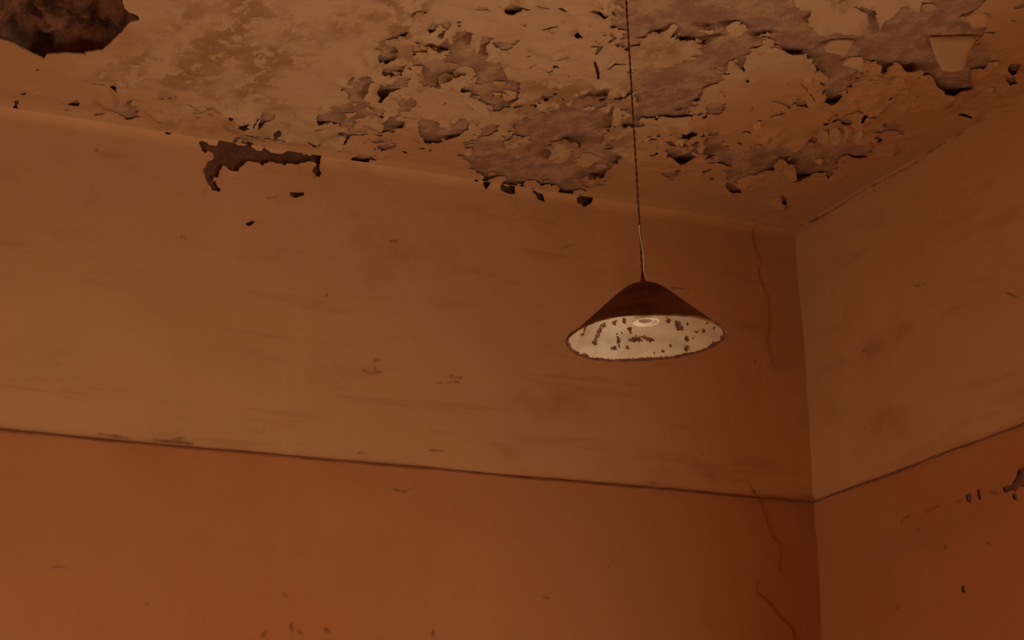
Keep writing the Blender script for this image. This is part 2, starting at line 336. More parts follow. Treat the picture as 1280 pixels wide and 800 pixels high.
BACK_TEARS = [
    ([(464, 453), (470, 451), (475, 452)], 2.0), ([(450, 464), (462, 468), (474, 466)], 1.6), ([(466, 460), (470, 470)], 1.4), ([(324, 798), (331, 790)], 2.0), ([(403, 787), (410, 790)], 2.4), ([(539, 796), (541, 787)], 1.6), ([(253, 241), (256, 241)], 1.6),
    ([(331, 250), (345, 248)], .9), ([(700, 312), (709, 308), (720, 306)], 1.0), ([(60, 711), (72, 709), (86, 713)], 1.1), ([(560, 471), (575, 474)], .8), ([(545, 480), (572, 479)], 1.0),
    ([(488, 612), (502, 616), (515, 611)], 1.0), ([(535, 564), (552, 565)], 1.2), ([(447, 567), (458, 568)], .9), ([(838, 361), (860, 363)], 1.0), ([(810, 604), (822, 605)], 1.0),
    ([(938, 612), (942, 618)], 1.6), ([(180, 756), (183, 758)], 1.2), ([(352, 742), (355, 746)], 1.2), ([(362, 780), (363, 790)], 1.4), ([(371, 788), (375, 794)], 1.8), ([(675, 747), (684, 749)], .8),
    ([(405, 370), (408, 372)], 1.6), ([(487, 303), (496, 303)], 1.5), ([(120, 543), (160, 549)], 1.1), ([(190, 551), (240, 556)], 1.4), ([(215, 550), (232, 548)], .8),
]
BACK_STEPS = [
    ([(946, 270), (938, 290), (939, 305), (945, 318), (951, 330), (947, 342), (951, 358), (959, 374), (961, 395), (957, 430), (970, 470), (1100, 470), (1100, 270)], -0.0030, [(800, 240), (1300, 240), (1300, 470), (800, 470)]),
    ([(930, 600), (942, 618), (950, 630), (955, 646), (963, 671), (971, 680), (974, 692), (971, 714), (947, 725), (942, 742), (958, 752), (971, 771), (986, 783), (995, 812), (1100, 812), (1100, 600)], -0.0045, [(800, 590), (1300, 590), (1300, 1000), (800, 1000)]),
    ([(249, 239), (252, 320), (246, 400), (243, 560), (400, 580), (404, 420), (407, 225), (330, 214)], 0.0008, [(0, 0), (1300, 0), (1300, 900), (0, 900)]),
]
BACK_STAIN = [[(760, 575), (820, 585), (880, 600), (840, 604), (780, 592)], [(640, 500), (720, 494), (760, 510), (700, 512)], [(450, 300), (520, 296), (560, 330), (470, 345)]]
RIGHT_PATCHES = [
    ([(1208, 618), (1216, 616), (1217, 629), (1211, 628)], .2), ([(1223, 612), (1227, 611), (1229, 625), (1225, 624)], .1),
    ([(1256, 610), (1268, 606), (1276, 588), (1290, 580), (1290, 610), (1278, 608), (1270, 612), (1258, 614)], .3), ([(1267, 618), (1272, 617), (1274, 626), (1269, 624)], .15),
    ([(1203, 733), (1208, 732), (1209, 741), (1205, 742)], .1),
]
RIGHT_TEARS = [
    ([(1129, 655), (1133, 648), (1142, 644)], 1.0), ([(1160, 641), (1168, 636), (1178, 632)], 1.4), ([(1198, 628), (1206, 625)], 1.2), ([(1148, 663), (1153, 660)], 1.2), ([(1241, 616), (1252, 617)], 1.6), ([(1236, 679), (1241, 681)], 1.0),
    ([(1080, 441), (1084, 437)], 1.2), ([(1183, 683), (1186, 686)], 1.4), ([(1083, 534), (1086, 536)], 1.2), ([(1260, 366), (1275, 372)], 1.0), ([(1145, 358), (1158, 356)], 1.0),
    ([(995, 286), (996, 300), (998, 340), (1002, 420), (1005, 470)], 1.7), ([(1004, 460), (1008, 495), (1012, 540)], 1.2), ([(996, 288), (1010, 280)], 1.6), ([(1013, 279), (1024, 275), (1042, 265)], 2.0), ([(1043, 264), (1062, 252), (1074, 243)], 1.5), ([(1074, 244), (1125, 217)], .8), ([(1126, 216), (1138, 210)], 1.2), ([(1142, 206), (1152, 202)], 1.4), ([(1158, 194), (1186, 178)], 1.0), ([(1196, 171), (1208, 165)], 1.5), ([(1127, 758), (1124, 762)], 1.2),
]
RIGHT_STAIN = [[(1090, 690), (1130, 655), (1180, 640), (1250, 620), (1252, 650), (1200, 672), (1150, 700), (1110, 720)], [(1180, 650), (1240, 635), (1245, 655), (1195, 668)], [(1080, 520), (1130, 510), (1140, 540), (1090, 545)], [(1060, 440), (1110, 420), (1150, 390), (1140, 420), (1090, 450)]]

# ---------------------------------------------------------------- a peeling coat of paint over a base surface
def to_uv(pts, axis, val, ui, vi):
    p = np.asarray(pts, float); P = on_plane(p[:, 0], p[:, 1], axis, val); return P[:, [ui, vi]]
def coat(name, axis, val, inward, ui, vi, us, vs, patches, keep, tears, stains, steps, parent, mat,
         gap=0.003, lift=0.022, edge_noise=0.020, px_size=0.0024, tone_poly=None, hole=None, flecks=(), marks=(), opening=None, cove=None, seed=1, reach=0.035, wav=0.004):
    U, V = np.meshgrid(us, vs, indexing='ij')
    e1 = fbm(U, V, 0.075, 4, seed + 10); e2 = fbm(U, V, 0.020, 3, seed + 30)
    S = np.full(U.shape, -0.4)
    for poly, r in patches:
        sd = poly_sd(U, V, to_uv(poly, axis, val, ui, vi), 0.4)
        near = sd > -0.2
        S = np.maximum(S, np.where(near, sd + r * edge_noise * (e1 * 0.9 + e2 * 0.75), sd))
    for poly, thr, amp in flecks:
        sd = poly_sd(U, V, to_uv(poly, axis, val, ui, vi), 0.4)
        f1 = fbm(U, V * 0.8, 0.055, 4, seed + 130) + 0.5 * fbm(U, V, 0.28, 2, seed + 150)
        S = np.maximum(S, np.where(sd > -0.1, np.minimum((f1 - thr) * amp, sd + 0.02), -0.4))
    for poly, r in keep:
        sd = poly_sd(U, V, to_uv(poly, axis, val, ui, vi), 0.4)
        S = np.minimum(S, np.where(sd > -0.2, -(sd + r * edge_noise * (e1 * 0.8 + e2 * 0.5)), 1.0))
    mk = np.zeros(U.shape)
    for pts, hw in marks:
        sd = line_sd(U, V, to_uv(pts, axis, val, ui, vi), hw * px_size, 0.4)
        mk = np.maximum(mk, smooth(-0.0035, 0.003, sd + 0.002 * e2))
    for pts, hw in tears:
        sd = line_sd(U, V, to_uv(pts, axis, val, ui, vi), hw * px_size, 0.4)
        S = np.maximum(S, np.where(sd > -0.1, sd + 0.0022 * e2, sd))
    if hole is not None:
        H = poly_sd(U, V, to_uv(hole, axis, val, ui, vi), 0.4)
        S = np.maximum(S, H + 0.003 * e2)
    else: H = np.full(U.shape, -0.4)
    # heights towards the room
    d = np.maximum(-S, 0)
    a = np.clip(fbm(U, V, 0.11, 3, seed + 50) * 0.9 + 0.35, 0, 1) ** 1.6
    up = gap + lift * a * np.exp(-d / reach) * (1 - 0.92 * smooth(-0.12, -0.03, H)) + wav * fbm(U, V, 0.45, 3, seed + 70)
    up = np.maximum(up, gap * 0.7)
    if cove is not None:                    # rounded joint: (coordinate array 0/1, edge value, radius)
        dist = np.clip(cove[1] - (U, V)[cove[0]], 0, None); r_ = cove[2]
        f = smooth(0.3 * r_, 2.2 * r_, dist)
        up = gap + (up - gap) * (0.12 + 0.88 * f)
        up = up + np.where(dist < r_, r_ - np.sqrt(np.maximum(r_ * r_ - (r_ - dist) ** 2, 0)), 0)
    for poly, dep, soft in steps:
        sd = poly_sd(U, V, to_uv(poly, axis, val, ui, vi), 0.4)
        fade = smooth(0.0, 0.10, poly_sd(U, V, to_uv(soft, axis, val, ui, vi), 0.4))
        up = up + dep * fade * smooth(-0.004, 0.004, sd + 0.004 * e2)
    st = np.zeros(U.shape)
    for poly in stains:
        sd = poly_sd(U, V, to_uv(poly, axis, val, ui, vi), 0.4)
        st = np.maximum(st, smooth(-0.07, 0.10, sd + 0.07 * e1))
    attrs = {'stain': st.ravel(), 'mark': mk.ravel()}
    if tone_poly is not None:
        sd = poly_sd(U, V, to_uv(tone_poly, axis, val, ui, vi), 0.6)
        attrs['tone'] = 1 - smooth(-0.10, 0.12, sd + 0.10 * fbm(U, V, 0.2, 4, seed + 90)).ravel()
    # pull rim vertices onto the contour
    gu, gv = np.gradient(S, us, vs)
    g2 = np.maximum(gu * gu + gv * gv, 0.04)
    lim = 0.0028
    su = np.clip(-S * gu / g2, -lim, lim); sv = np.clip(-S * gv / g2, -lim, lim)
    rim = np.abs(S) < lim * 1.6
    P = np.zeros(U.shape + (3,))
    P[..., ui] = U + np.where(rim, su, 0); P[..., vi] = V + np.where(rim, sv, 0); P[..., axis] = val + inward * up
    nu, nv = len(us), len(vs)
    idx = np.arange(nu * nv).reshape(nu, nv)
    q = np.stack([idx[:-1, :-1], idx[1:, :-1], idx[1:, 1:], idx[:-1, 1:]], -1)
    mean = (S[:-1, :-1] + S[1:, :-1] + S[1:, 1:] + S[:-1, 1:]) / 4
    ok = mean <= 0.0
    if opening is not None:
        um, vm = (U[:-1, :-1] + U[1:, 1:]) / 2, (V[:-1, :-1] + V[1:, 1:]) / 2
        ok &= ~((um > opening[0]) & (um < opening[1]) & (vm > opening[2]) & (vm < opening[3]))
    Q = q[ok]
    verts = P.reshape(-1, 3)
    # skirt: the broken edge of the coat
    ed = np.concatenate([Q[:, [0, 1]], Q[:, [1, 2]], Q[:, [2, 3]], Q[:, [3, 0]]])
    key = np.sort(ed, 1); kk = key[:, 0].astype(np.int64) * (nu * nv) + key[:, 1]
    _, first, cnt = np.unique(kk, return_index=True, return_counts=True)
    be = ed[first[cnt == 1]]
    Hf = H.ravel()
    low = verts.copy(); low[:, axis] -= inward * np.where(Hf > -0.03, 0.004, 0.0015)
    NV = nu * nv
    allv = np.concatenate([verts, low, verts])
    sk = np.stack([be[:, 1] + 2 * NV, be[:, 0] + 2 * NV, be[:, 0] + NV, be[:, 1] + NV], 1)
    Fa = np.concatenate([Q, sk])
    used = np.unique(Fa); remap = np.full(len(allv), -1); remap[used] = np.arange(len(used))
    at = {k: np.concatenate([v, v, v])[used] for k, v in attrs.items()}
    me = raw_mesh(name, allv[used], remap[Fa], at)
    return link(name, me, mat, parent)

# ================================================================ ceiling
gx0, gx1 = float(on_plane(-15, -15, 2, ZC)[0]), XR
corner_px = [on_plane(x, y, 2, ZC) for x, y in ((-15, -15), (1295, -15), (-15, 135), (1295, 110))]
cx0 = min(p[0] for p in corner_px) - 0.02; cy0 = min(p[1] for p in corner_px) - 0.02
bus = axis_coords(XL - 0.2, XR + 0.2, cx0, XR, 0.009); bvs = axis_coords(YF - 0.2, YB + 0.2, cy0, YB, 0.009)
U, V = np.meshgrid(bus, bvs, indexing='ij')
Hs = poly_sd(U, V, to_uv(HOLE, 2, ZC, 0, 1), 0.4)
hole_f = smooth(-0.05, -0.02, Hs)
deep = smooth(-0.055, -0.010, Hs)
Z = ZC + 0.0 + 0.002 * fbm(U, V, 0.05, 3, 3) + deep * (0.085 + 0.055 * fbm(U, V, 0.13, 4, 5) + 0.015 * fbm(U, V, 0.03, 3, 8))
P = np.stack([U, V, Z], -1)
idx = np.arange(U.size).reshape(U.shape)
q = np.stack([idx[:-1, :-1], idx[:-1, 1:], idx[1:, 1:], idx[1:, :-1]], -1).reshape(-1, 4)
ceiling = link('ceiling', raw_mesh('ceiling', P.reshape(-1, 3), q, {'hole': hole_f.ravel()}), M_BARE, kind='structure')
coat('paint_layer', 2, ZC, -1, 0, 1, axis_coords(XL, XR, cx0, XR - 0.001, 0.0042), axis_coords(YF, YB - 0.0285, cy0, YB - 0.0285, 0.0046),
     CEIL_PATCHES, CEIL_KEEP, CEIL_TEARS, CEIL_STAIN, [], ceiling, M_CEIL, tone_poly=CEIL_TAN, hole=HOLE, cove=(1, YB - 0.014, 0.05), flecks=CEIL_FLECKS, seed=100, gap=0.004, lift=0.030, edge_noise=0.024)

# hanging flakes: outline traced on a sheet that swings down from a hinge line on the ceiling
def flake(poly, h0, h1, droop, curl=0.010, thick=0.0016):
    a = on_plane(*h0, 2, ZC - 0.006); b = on_plane(*h1, 2, ZC - 0.006)
    e = (b - a); e[2] = 0; e /= np.linalg.norm(e)
    far = np.array([-e[1], e[0], 0.0])
    if far @ CF < 0: far = -far
    dirn = far * math.cos(math.radians(droop)) + np.array([0, 0, -1.0]) * math.sin(math.radians(droop))
    nrm = np.cross(e, dirn); nrm /= np.linalg.norm(nrm)
    if nrm[2] > 0: nrm = -nrm
    pts = []
    n = len(poly)
    for i in range(n):
        p, r = poly[i], poly[(i + 1) % n]
        for t in (0, 0.33, 0.67): pts.append((p[0] + (r[0] - p[0]) * t + random.uniform(-.7, .7), p[1] + (r[1] - p[1]) * t + random.uniform(-.6, .6)))
    d = ray(np.array([p[0] for p in pts]), np.array([p[1] for p in pts]))
    t = ((a - EYE) @ nrm) / (d @ nrm)
    W = EYE + d * t[:, None]
    S = (W - a) @ e; T = (W - a) @ dirn
    tm = max(T.max(), 1e-3); sc = S.mean(); sm = max(np.abs(S - sc).max(), 1e-3)
    bm = bmesh.new(); rings = []
    cs, ct = S.mean(), T.mean()
    for f in (1.0, 0.72, 0.4):
        ring = []
        for s, tt in zip(S, T):
            s2, t2 = cs + (s - cs) * f, ct + (tt - ct) * f
            k = curl * ((t2 / tm) ** 2 * 0.9 + 0.5 * ((s2 - sc) / sm) ** 2 - 0.3)
            ring.append(bm.verts.new(Vector(a + e * s2 + dirn * t2 + nrm * k)))
        rings.append(ring)
    cv = bm.verts.new(Vector(a + e * cs + dirn * ct + nrm * curl * ((ct / tm) ** 2 * 0.9 - 0.3)))
    m = len(pts)
    for r0, r1 in zip(rings[:-1], rings[1:]):
        for i in range(m): bm.faces.new((r0[i], r0[(i + 1) % m], r1[(i + 1) % m], r1[i]))
    for i in range(m): bm.faces.new((rings[-1][i], rings[-1][(i + 1) % m], cv))
    bmesh.ops.recalc_face_normals(bm, faces=bm.faces[:])
    bot = {}
    for v in list(bm.verts): bot[v] = bm.verts.new(v.co - Vector(nrm) * thick)
    for fc in list(bm.faces): bm.faces.new([bot[v] for v in reversed(fc.verts)])
    for i in range(m):
        u0, u1 = rings[0][i], rings[0][(i + 1) % m]
        bm.faces.new((u1, u0, bot[u0], bot[u1]))
    bmesh.ops.recalc_face_normals(bm, faces=bm.faces[:])
    o = bm_obj('paint_flake', bm, M_FLAKE, ceiling, shade=True)
    return o
nf = N('loose_tan_paint', 0.92, 0.12)
nf.color(nf.mix(nf.ramp(nf.noise(12, 4), 0.4, 0.65), TAN, (0.54, 0.27, 0.125)))
M_FLAKE = nf.m
FLAKES = [
    ([(1160, 46), (1222, 44), (1213, 62), (1207, 80), (1203, 87), (1190, 89), (1178, 87), (1172, 78), (1168, 66)], (1160, 46), (1222, 44), 55),
    ([(1038, 51), (1068, 50), (1061, 63), (1054, 69), (1045, 66), (1033, 64), (1030, 59)], (1038, 51), (1068, 50), 45),
    ([(1058, 73), (1078, 71), (1080, 80), (1076, 87), (1066, 84), (1052, 81)], (1058, 73), (1078, 71), 35),
    ([(1205, 20), (1216, 15), (1234, 17), (1232, 31), (1216, 32), (1211, 25)], (1205, 20), (1234, 17), 30),
    ([(1021, 169), (1026, 161), (1033, 162), (1036, 169), (1033, 176), (1027, 179), (1022, 176)], (1026, 161), (1034, 161), 60),
    ([(1037, 162), (1044, 158), (1051, 163), (1052, 172), (1047, 181), (1041, 180), (1037, 172)], (1037, 161), (1051, 160), 60),
    ([(1054, 156), (1059, 157), (1061, 167), (1057, 177), (1053, 178), (1056, 168)], (1053, 156), (1060, 156), 60),
    ([(1068, 160), (1076, 158), (1079, 168), (1074, 176), (1067, 170)], (1067, 159), (1078, 158), 50),
    ([(1040, -2), (1050, -2), (1047, 6), (1042, 13), (1039, 8)], (1040, -2), (1050, -2), 55),
    ([(1050, 1), (1058, 0), (1062, 8), (1058, 18), (1052, 18), (1049, 10)], (1050, 1), (1059, 0), 55),
    ([(1137, 3), (1149, 3), (1151, 8), (1149, 13), (1138, 12)], (1137, 3), (1149, 3), 25), ([(1152, 6), (1168, 6), (1171, 10), (1160, 12), (1152, 11)], (1152, 6), (1170, 6), 25),
    ([(566, 89), (575, 83), (590, 85), (595, 90), (588, 96), (570, 97)], (566, 88), (592, 84), 30),
    ([(548, 97), (556, 92), (566, 93), (570, 103), (560, 112), (550, 110)], (550, 95), (566, 91), 30),
    ([(576, 122), (590, 123), (606, 130), (613, 142), (612, 149), (600, 141), (586, 133)], (576, 121), (606, 127), 25),
    ([(912, 36), (930, 30), (934, 36), (922, 44), (912, 44)], (912, 35), (932, 30), 20),
    ([(910, 78), (918, 77), (919, 88), (908, 90)], (910, 78), (919, 77), 30),
    ([(534, 62), (542, 58), (549, 62), (546, 71), (537, 73)], (533, 60), (549, 58), 25),
    ([(940, 155), (951, 152), (952, 160), (944, 162)], (940, 154), (951, 151), 30),
]
for fl in FLAKES: flake(*fl)
rng = random.Random(11)
def scatter(x0, x1, y0, y1, n, lo, hi, slope=0.0):
    for _ in range(n):
        x = rng.uniform(x0, x1); y = rng.uniform(y0, y1) + slope * (x - x0)
        w = rng.uniform(lo, hi); h = w * rng.uniform(0.35, 0.75); sk = rng.uniform(-0.4, 0.4) * w
        t = rng.uniform(-0.12, 0.12) * w
        poly = [(x - w / 2, y - t), (x + w / 2, y + t)]
        k = rng.randint(3, 5)
        for i in range(k):
            a = (i + 0.5) / k
            poly.append((x + w * (0.5 - a) * rng.uniform(0.75, 1.05) + sk * math.sin(a * math.pi), y + h * math.sin(a * math.pi) ** 0.7 * rng.uniform(0.75, 1.1) + t * (1 - 2 * a)))
        flake(poly, (x - w / 2, y - t), (x + w / 2, y + t), rng.uniform(25, 60), curl=rng.uniform(0.004, 0.012))
scatter(515, 640, 60, 160, 22, 8, 20)
scatter(430, 520, 70, 150, 10, 7, 15)
scatter(640, 770, 0, 120, 14, 7, 14)
scatter(800, 900, 150, 200, 9, 8, 16)
scatter(880, 1080, 150, 200, 12, 7, 14)
scatter(900, 1060, 60, 130, 8, 8, 16)
scatter(1080, 1260, 70, 130, 8, 8, 16)

# ================================================================ walls
def grid_wall(name, axis, val, ui, vi, ulo, uhi, vlo, vhi, mat, openings=None, flip=False):
    bm = bmesh.new()
    th = 0.22 * (1 if val > 1 else -1)
    def bxx(u0, u1, v0, v1):
        r = [[0, 0], [0, 0], [0, 0]]
        r[ui] = [u0, u1]; r[vi] = [v0, v1]; r[axis] = sorted([val, val + th])
        add_box(bm, *r[0], *r[1], *r[2])
    if openings:
        y0, y1, z0, z1 = openings
        bxx(ulo, y0, vlo, vhi); bxx(y1, uhi, vlo, vhi); bxx(y0, y1, vlo, z0); bxx(y0, y1, z1, vhi)
    else: bxx(ulo, uhi, vlo, vhi)
    bmesh.ops.recalc_face_normals(bm, faces=bm.faces[:])
    return bm_obj(name, bm, mat, kind='structure')
wall_back = grid_wall('wall_back', 1, YB, 0, 2, XL - 0.22, XR + 0.22, -0.3, ZC + 0.15, M_WPL)
wall_right = grid_wall('wall_right', 0, XR, 1, 2, YF - 0.22, YB, -0.3, ZC + 0.15, M_WPL, WIN)
wall_left = grid_wall('wall_left', 0, XL, 1, 2, YF - 0.22, YB, -0.3, ZC + 0.15, M_WALL, ADDED_DOOR)
wall_rear = grid_wall('wall_rear', 1, YF, 0, 2, XL, XR, -0.3, ZC + 0.15, M_WALL)
bx0 = float(on_plane(-15, 400, 1, YB)[0]); bz0 = float(on_plane(1010, 815, 1, YB)[2]) - 0.05
coat('paint_layer', 1, YB, -1, 0, 2, axis_coords(XL, XR - 0.003, bx0, XR - 0.003, 0.005), axis_coords(-0.1, ZC - 0.0185, bz0, ZC - 0.0185, 0.005),
     BACK_PATCHES, [], [], BACK_STAIN, BACK_STEPS, wall_back, M_WALL, marks=BACK_TEARS, cove=(1, ZC - 0.004, 0.05), seed=300, gap=0.014, lift=0.004, edge_noise=0.012, reach=0.02, wav=0.005)
ry0 = float(on_plane(1295, 400, 0, XR)[1]); rz0 = float(on_plane(1290, 815, 0, XR)[2]) - 0.05
coat('paint_layer', 0, XR, -1, 1, 2, np.sort(np.append(axis_coords(YF, YB - 0.004, ry0, YB - 0.004, 0.005), [WIN[0], WIN[1]])), np.sort(np.append(axis_coords(-0.1, ZC - 0.004, rz0, ZC - 0.004, 0.005), [WIN[2], WIN[3]])),
     RIGHT_PATCHES, [], [], RIGHT_STAIN, [], wall_right, M_WALL, marks=RIGHT_TEARS, opening=WIN, seed=500, gap=0.008, lift=0.005, edge_noise=0.012, reach=0.02, wav=0.005)

# thin dark line painted along the top of the dado
def dado_line(name, axis, val, ui, u0, u1, seed):
    n = int((u1 - u0) / 0.008); us = np.linspace(u0, u1, n)
    r = fbm(us, us * 0 + seed, 0.12, 4, seed); r2 = fbm(us, us * 0 + seed + 9, 0.12, 4, seed + 4)
    w = fbm(us, us * 0 + seed + 3, 0.5, 2, seed + 8) * 0.004
    top = ZD + w + 0.0040 + 0.0016 * r; bot = ZD + w - 0.0040 + 0.0016 * r2
    dep = 0.0190 if axis == 1 else 0.0140
    vs = []
    for z, k in ((top, dep - 0.004), (top - 0.001, dep), (bot + 0.001, dep), (bot, dep - 0.004)):
        Pp = np.zeros((n, 3)); Pp[:, ui] = us; Pp[:, axis] = val - k; Pp[:, 2] = z; vs.append(Pp)
    V4 = np.concatenate(vs); f = []
    i = np.arange(n - 1)
    for a in range(3): f.append(np.stack([a * n + i, a * n + i + 1, (a + 1) * n + i + 1, (a + 1) * n + i], 1))
    return link(name, raw_mesh(name, V4, np.concatenate(f)), M_LINE, kind='structure')
dado_line('trim_1', 1, YB, 0, XL, XR - 0.01, 40)
dado_line('trim_2', 0, XR, 1, YF, YB - 0.01, 60)

# sand-covered floor
fx = np.linspace(XL - 0.05, XR, 120); fy = np.linspace(YF, YB, 150)
U, V = np.meshgrid(fx, fy, indexing='ij')
Zf = 0.05 + 0.05 * fbm(U, V, 1.6, 3, 800) + 0.004 * fbm(U, V * 3, 0.2, 2, 810)
idx = np.arange(U.size).reshape(U.shape)
q = np.stack([idx[:-1, :-1], idx[1:, :-1], idx[1:, 1:], idx[:-1, 1:]], -1).reshape(-1, 4)
link('floor', raw_mesh('floor', np.stack([U, V, Zf], -1).reshape(-1, 3), q), M_SAND, kind='structure')

# window in the right wall (out of frame, lets the sun in)
win = bpy.data.objects.new('window_1', None); C.objects.link(win); win['kind'] = 'structure'
bm = bmesh.new(); y0, y1, z0, z1 = WIN; xa, xb = XR + 0.04, XR + 0.10
for a in ((y0, y1, z0, z0 + .05), (y0, y1, z1 - .05, z1), (y0, y0 + .05, z0 + .05, z1 - .05), (y1 - .05, y1, z0 + .05, z1 - .05), ((y0 + y1) / 2 - .025, (y0 + y1) / 2 + .025, z0 + .05, z1 - .05)):
    add_box(bm, xa, xb, *a)
bm_obj('window_frame', bm, M_WOOD, win)

added_doorway = bpy.data.objects.new('added_doorway_1', None); C.objects.link(added_doorway); added_doorway['kind'] = 'structure'  # frame of the added, unseen doorway that holds the fill light
bm = bmesh.new(); y0, y1, z0, z1 = ADDED_DOOR
for a in ((y0, y0 + .06, 0, z1), (y1 - .06, y1, 0, z1), (y0 + .06, y1 - .06, z1 - .06, z1)): add_box(bm, XL - 0.10, XL - 0.03, *a)
bm_obj('added_doorway_frame', bm, M_WOOD, added_doorway)

# ================================================================ pendant lamp
def lamp():
    DA = 4.9                                             # distance along the view axis
    d = ray(808.0, 423.0); base = EYE + d * (DA / FPX)   # centre of the rim
    pxm = FPX / DA
    R = 100.3 / pxm; k = R / 0.185
    root = bpy.data.objects.new('pendant_lamp', None); C.objects.link(root)
    # the lamp hangs very slightly off plumb
    topd = ray(783.0, 0.0); top0 = EYE + topd * (DA / FPX)
    axis = Vector((0, 0, 1)); tilt = math.radians(0.9)
    ax = Vector(CR) * -math.sin(tilt) + Vector((0, 0, 1)) * math.cos(tilt); ax.normalize()
    root.location = base
    rot = Vector((0, 0, 1)).rotation_difference(ax); root.rotation_mode = 'QUATERNION'; root.rotation_quaternion = rot
    root['label'] = 'rusty conical metal pendant lamp with chipped white enamel inside, hanging on a thin cord'
    root['category'] = 'lamp'
    Rm = np.array(rot.to_matrix())
    # materials
    n = N('rusted_dark_red_enamel', 0.75, 0.25)
    c = n.mix(n.ramp(n.noise(14, 5, 0.65), 0.38, 0.62), (0.060, 0.014, 0.006), (0.125, 0.032, 0.012))
    c = n.mix(n.ramp(n.noise(55, 4, 0.6), 0.56, 0.68), c, (0.19, 0.055, 0.018))
    n.color(c); n.bump(n.noise(70, 4), 0.3, 0.004); m_out = n.m
    n = N('chipped_white_enamel', 0.42, 0.4)
    c = n.mix(n.ramp(n.noise(11, 4, 0.6), 0.4, 0.7), (0.45, 0.350, 0.245), (0.33, 0.24, 0.155))
    rust = n.mix(n.ramp(n.noise(120, 3), 0.4, 0.6), (0.055, 0.014, 0.006), (0.12, 0.035, 0.014))
    halo = n.mix(n.ramp(n.attr('rust'), -0.55, 0.1, 0, 0.45), c, (0.52, 0.30, 0.15))
    edge = n.math('ADD', n.attr('rust'), n.ramp(n.noise(170, 4, 0.65), 0.2, 0.8, -0.75, 0.75))
    c = n.mix(n.ramp(edge, -0.12, 0.12), halo, rust)
    n.color(c); n.put(n.b.inputs['Roughness'], n.ramp(edge, -0.1, 0.1, 0.42, 0.9)); m_in = n.m
    m_rim = plain('rusty_rim', (0.075, 0.019, 0.008), (0.16, 0.05, 0.018), 60, 0.8)
    m_hold = plain('old_cream_porcelain', (0.62, 0.52, 0.38), (0.70, 0.62, 0.48), 20, 0.4)
    m_bulb = plain('dull_brown_socket', (0.24, 0.16, 0.10), (0.32, 0.22, 0.14), 30, 0.6)
    m_cord = plain('dark_braided_cord', (0.085, 0.026, 0.012), (0.15, 0.055, 0.025), 80, 0.9)
    m_wire = plain('pale_bare_strand', (0.72, 0.50, 0.32), (0.80, 0.60, 0.42), 60, 0.5)
    prof = [(0.0, 0.1395), (0.012, 0.139), (0.026, 0.1365), (0.040, 0.130), (0.052, 0.121), (0.066, 0.1095), (0.087, 0.090), (0.110, 0.0685), (0.130, 0.050), (0.152, 0.0295), (0.170, 0.0125), (0.181, 0.003), (0.185, 0.0)]
    prof = [(a * k, b * k * 0.955) for a, b in prof]
    rr = np.array([p[0] for p in prof]); zz = np.array([p[1] for p in prof])
    def dent(th, r):      # slightly beaten rim
        w = (r / R) ** 3
        return 1 + w * (0.006 * np.sin(3 * th + 1) + 0.004 * np.sin(7 * th) ), w * (0.0022 * np.sin(2 * th + 0.5) + 0.0014 * np.sin(5 * th + 2))
    def lathe(name, r, z, seg, mat, rust=False, flip=False):
        th = np.linspace(0, 2 * np.pi, seg, endpoint=False)
        Rr, Th = np.meshgrid(r, th, indexing='ij'); Zz = np.repeat(z[:, None], seg, 1)
        s, dz = dent(Th, Rr)
        Pv = np.stack([Rr * s * np.cos(Th), Rr * s * np.sin(Th), Zz + dz], -1)
        nr = len(r); ii = np.arange(nr * seg).reshape(nr, seg); jj = np.roll(ii, -1, 1)
        f = np.stack([ii[:-1], ii[1:], jj[1:], jj[:-1]], -1).reshape(-1, 4)
        if flip: f = f[:, ::-1]
        at = None
        if rust:
            Wd = Pv.reshape(-1, 3) @ Rm.T + base
            px, py = project(Wd)
            g = np.full(px.shape, -1.0)
            for (sx, sy, ax_, ay_, tl) in SPOTS:
                ca, sa = math.cos(math.radians(tl)), math.sin(math.radians(tl))
                dx, dy = px - sx, py - sy
                u_, v_ = (dx * ca + dy * sa) / ax_, (-dx * sa + dy * ca) / ay_
                g = np.maximum(g, np.clip(1.0 - np.sqrt(u_ * u_ + v_ * v_), -1, 1))
            tv = Th.ravel(); rv = Rr.ravel()
            band = (rv - (R * 0.957 + 0.016 * R * fbm(tv * 2, tv * 0, 0.25, 4, 77))) / (R * 0.02)
            g = np.maximum(g, np.clip(band, -1, 1))
            at = {'rust': g}
        me = raw_mesh(name, Pv.reshape(-1, 3), f, at)
        return link(name, me, mat, root)
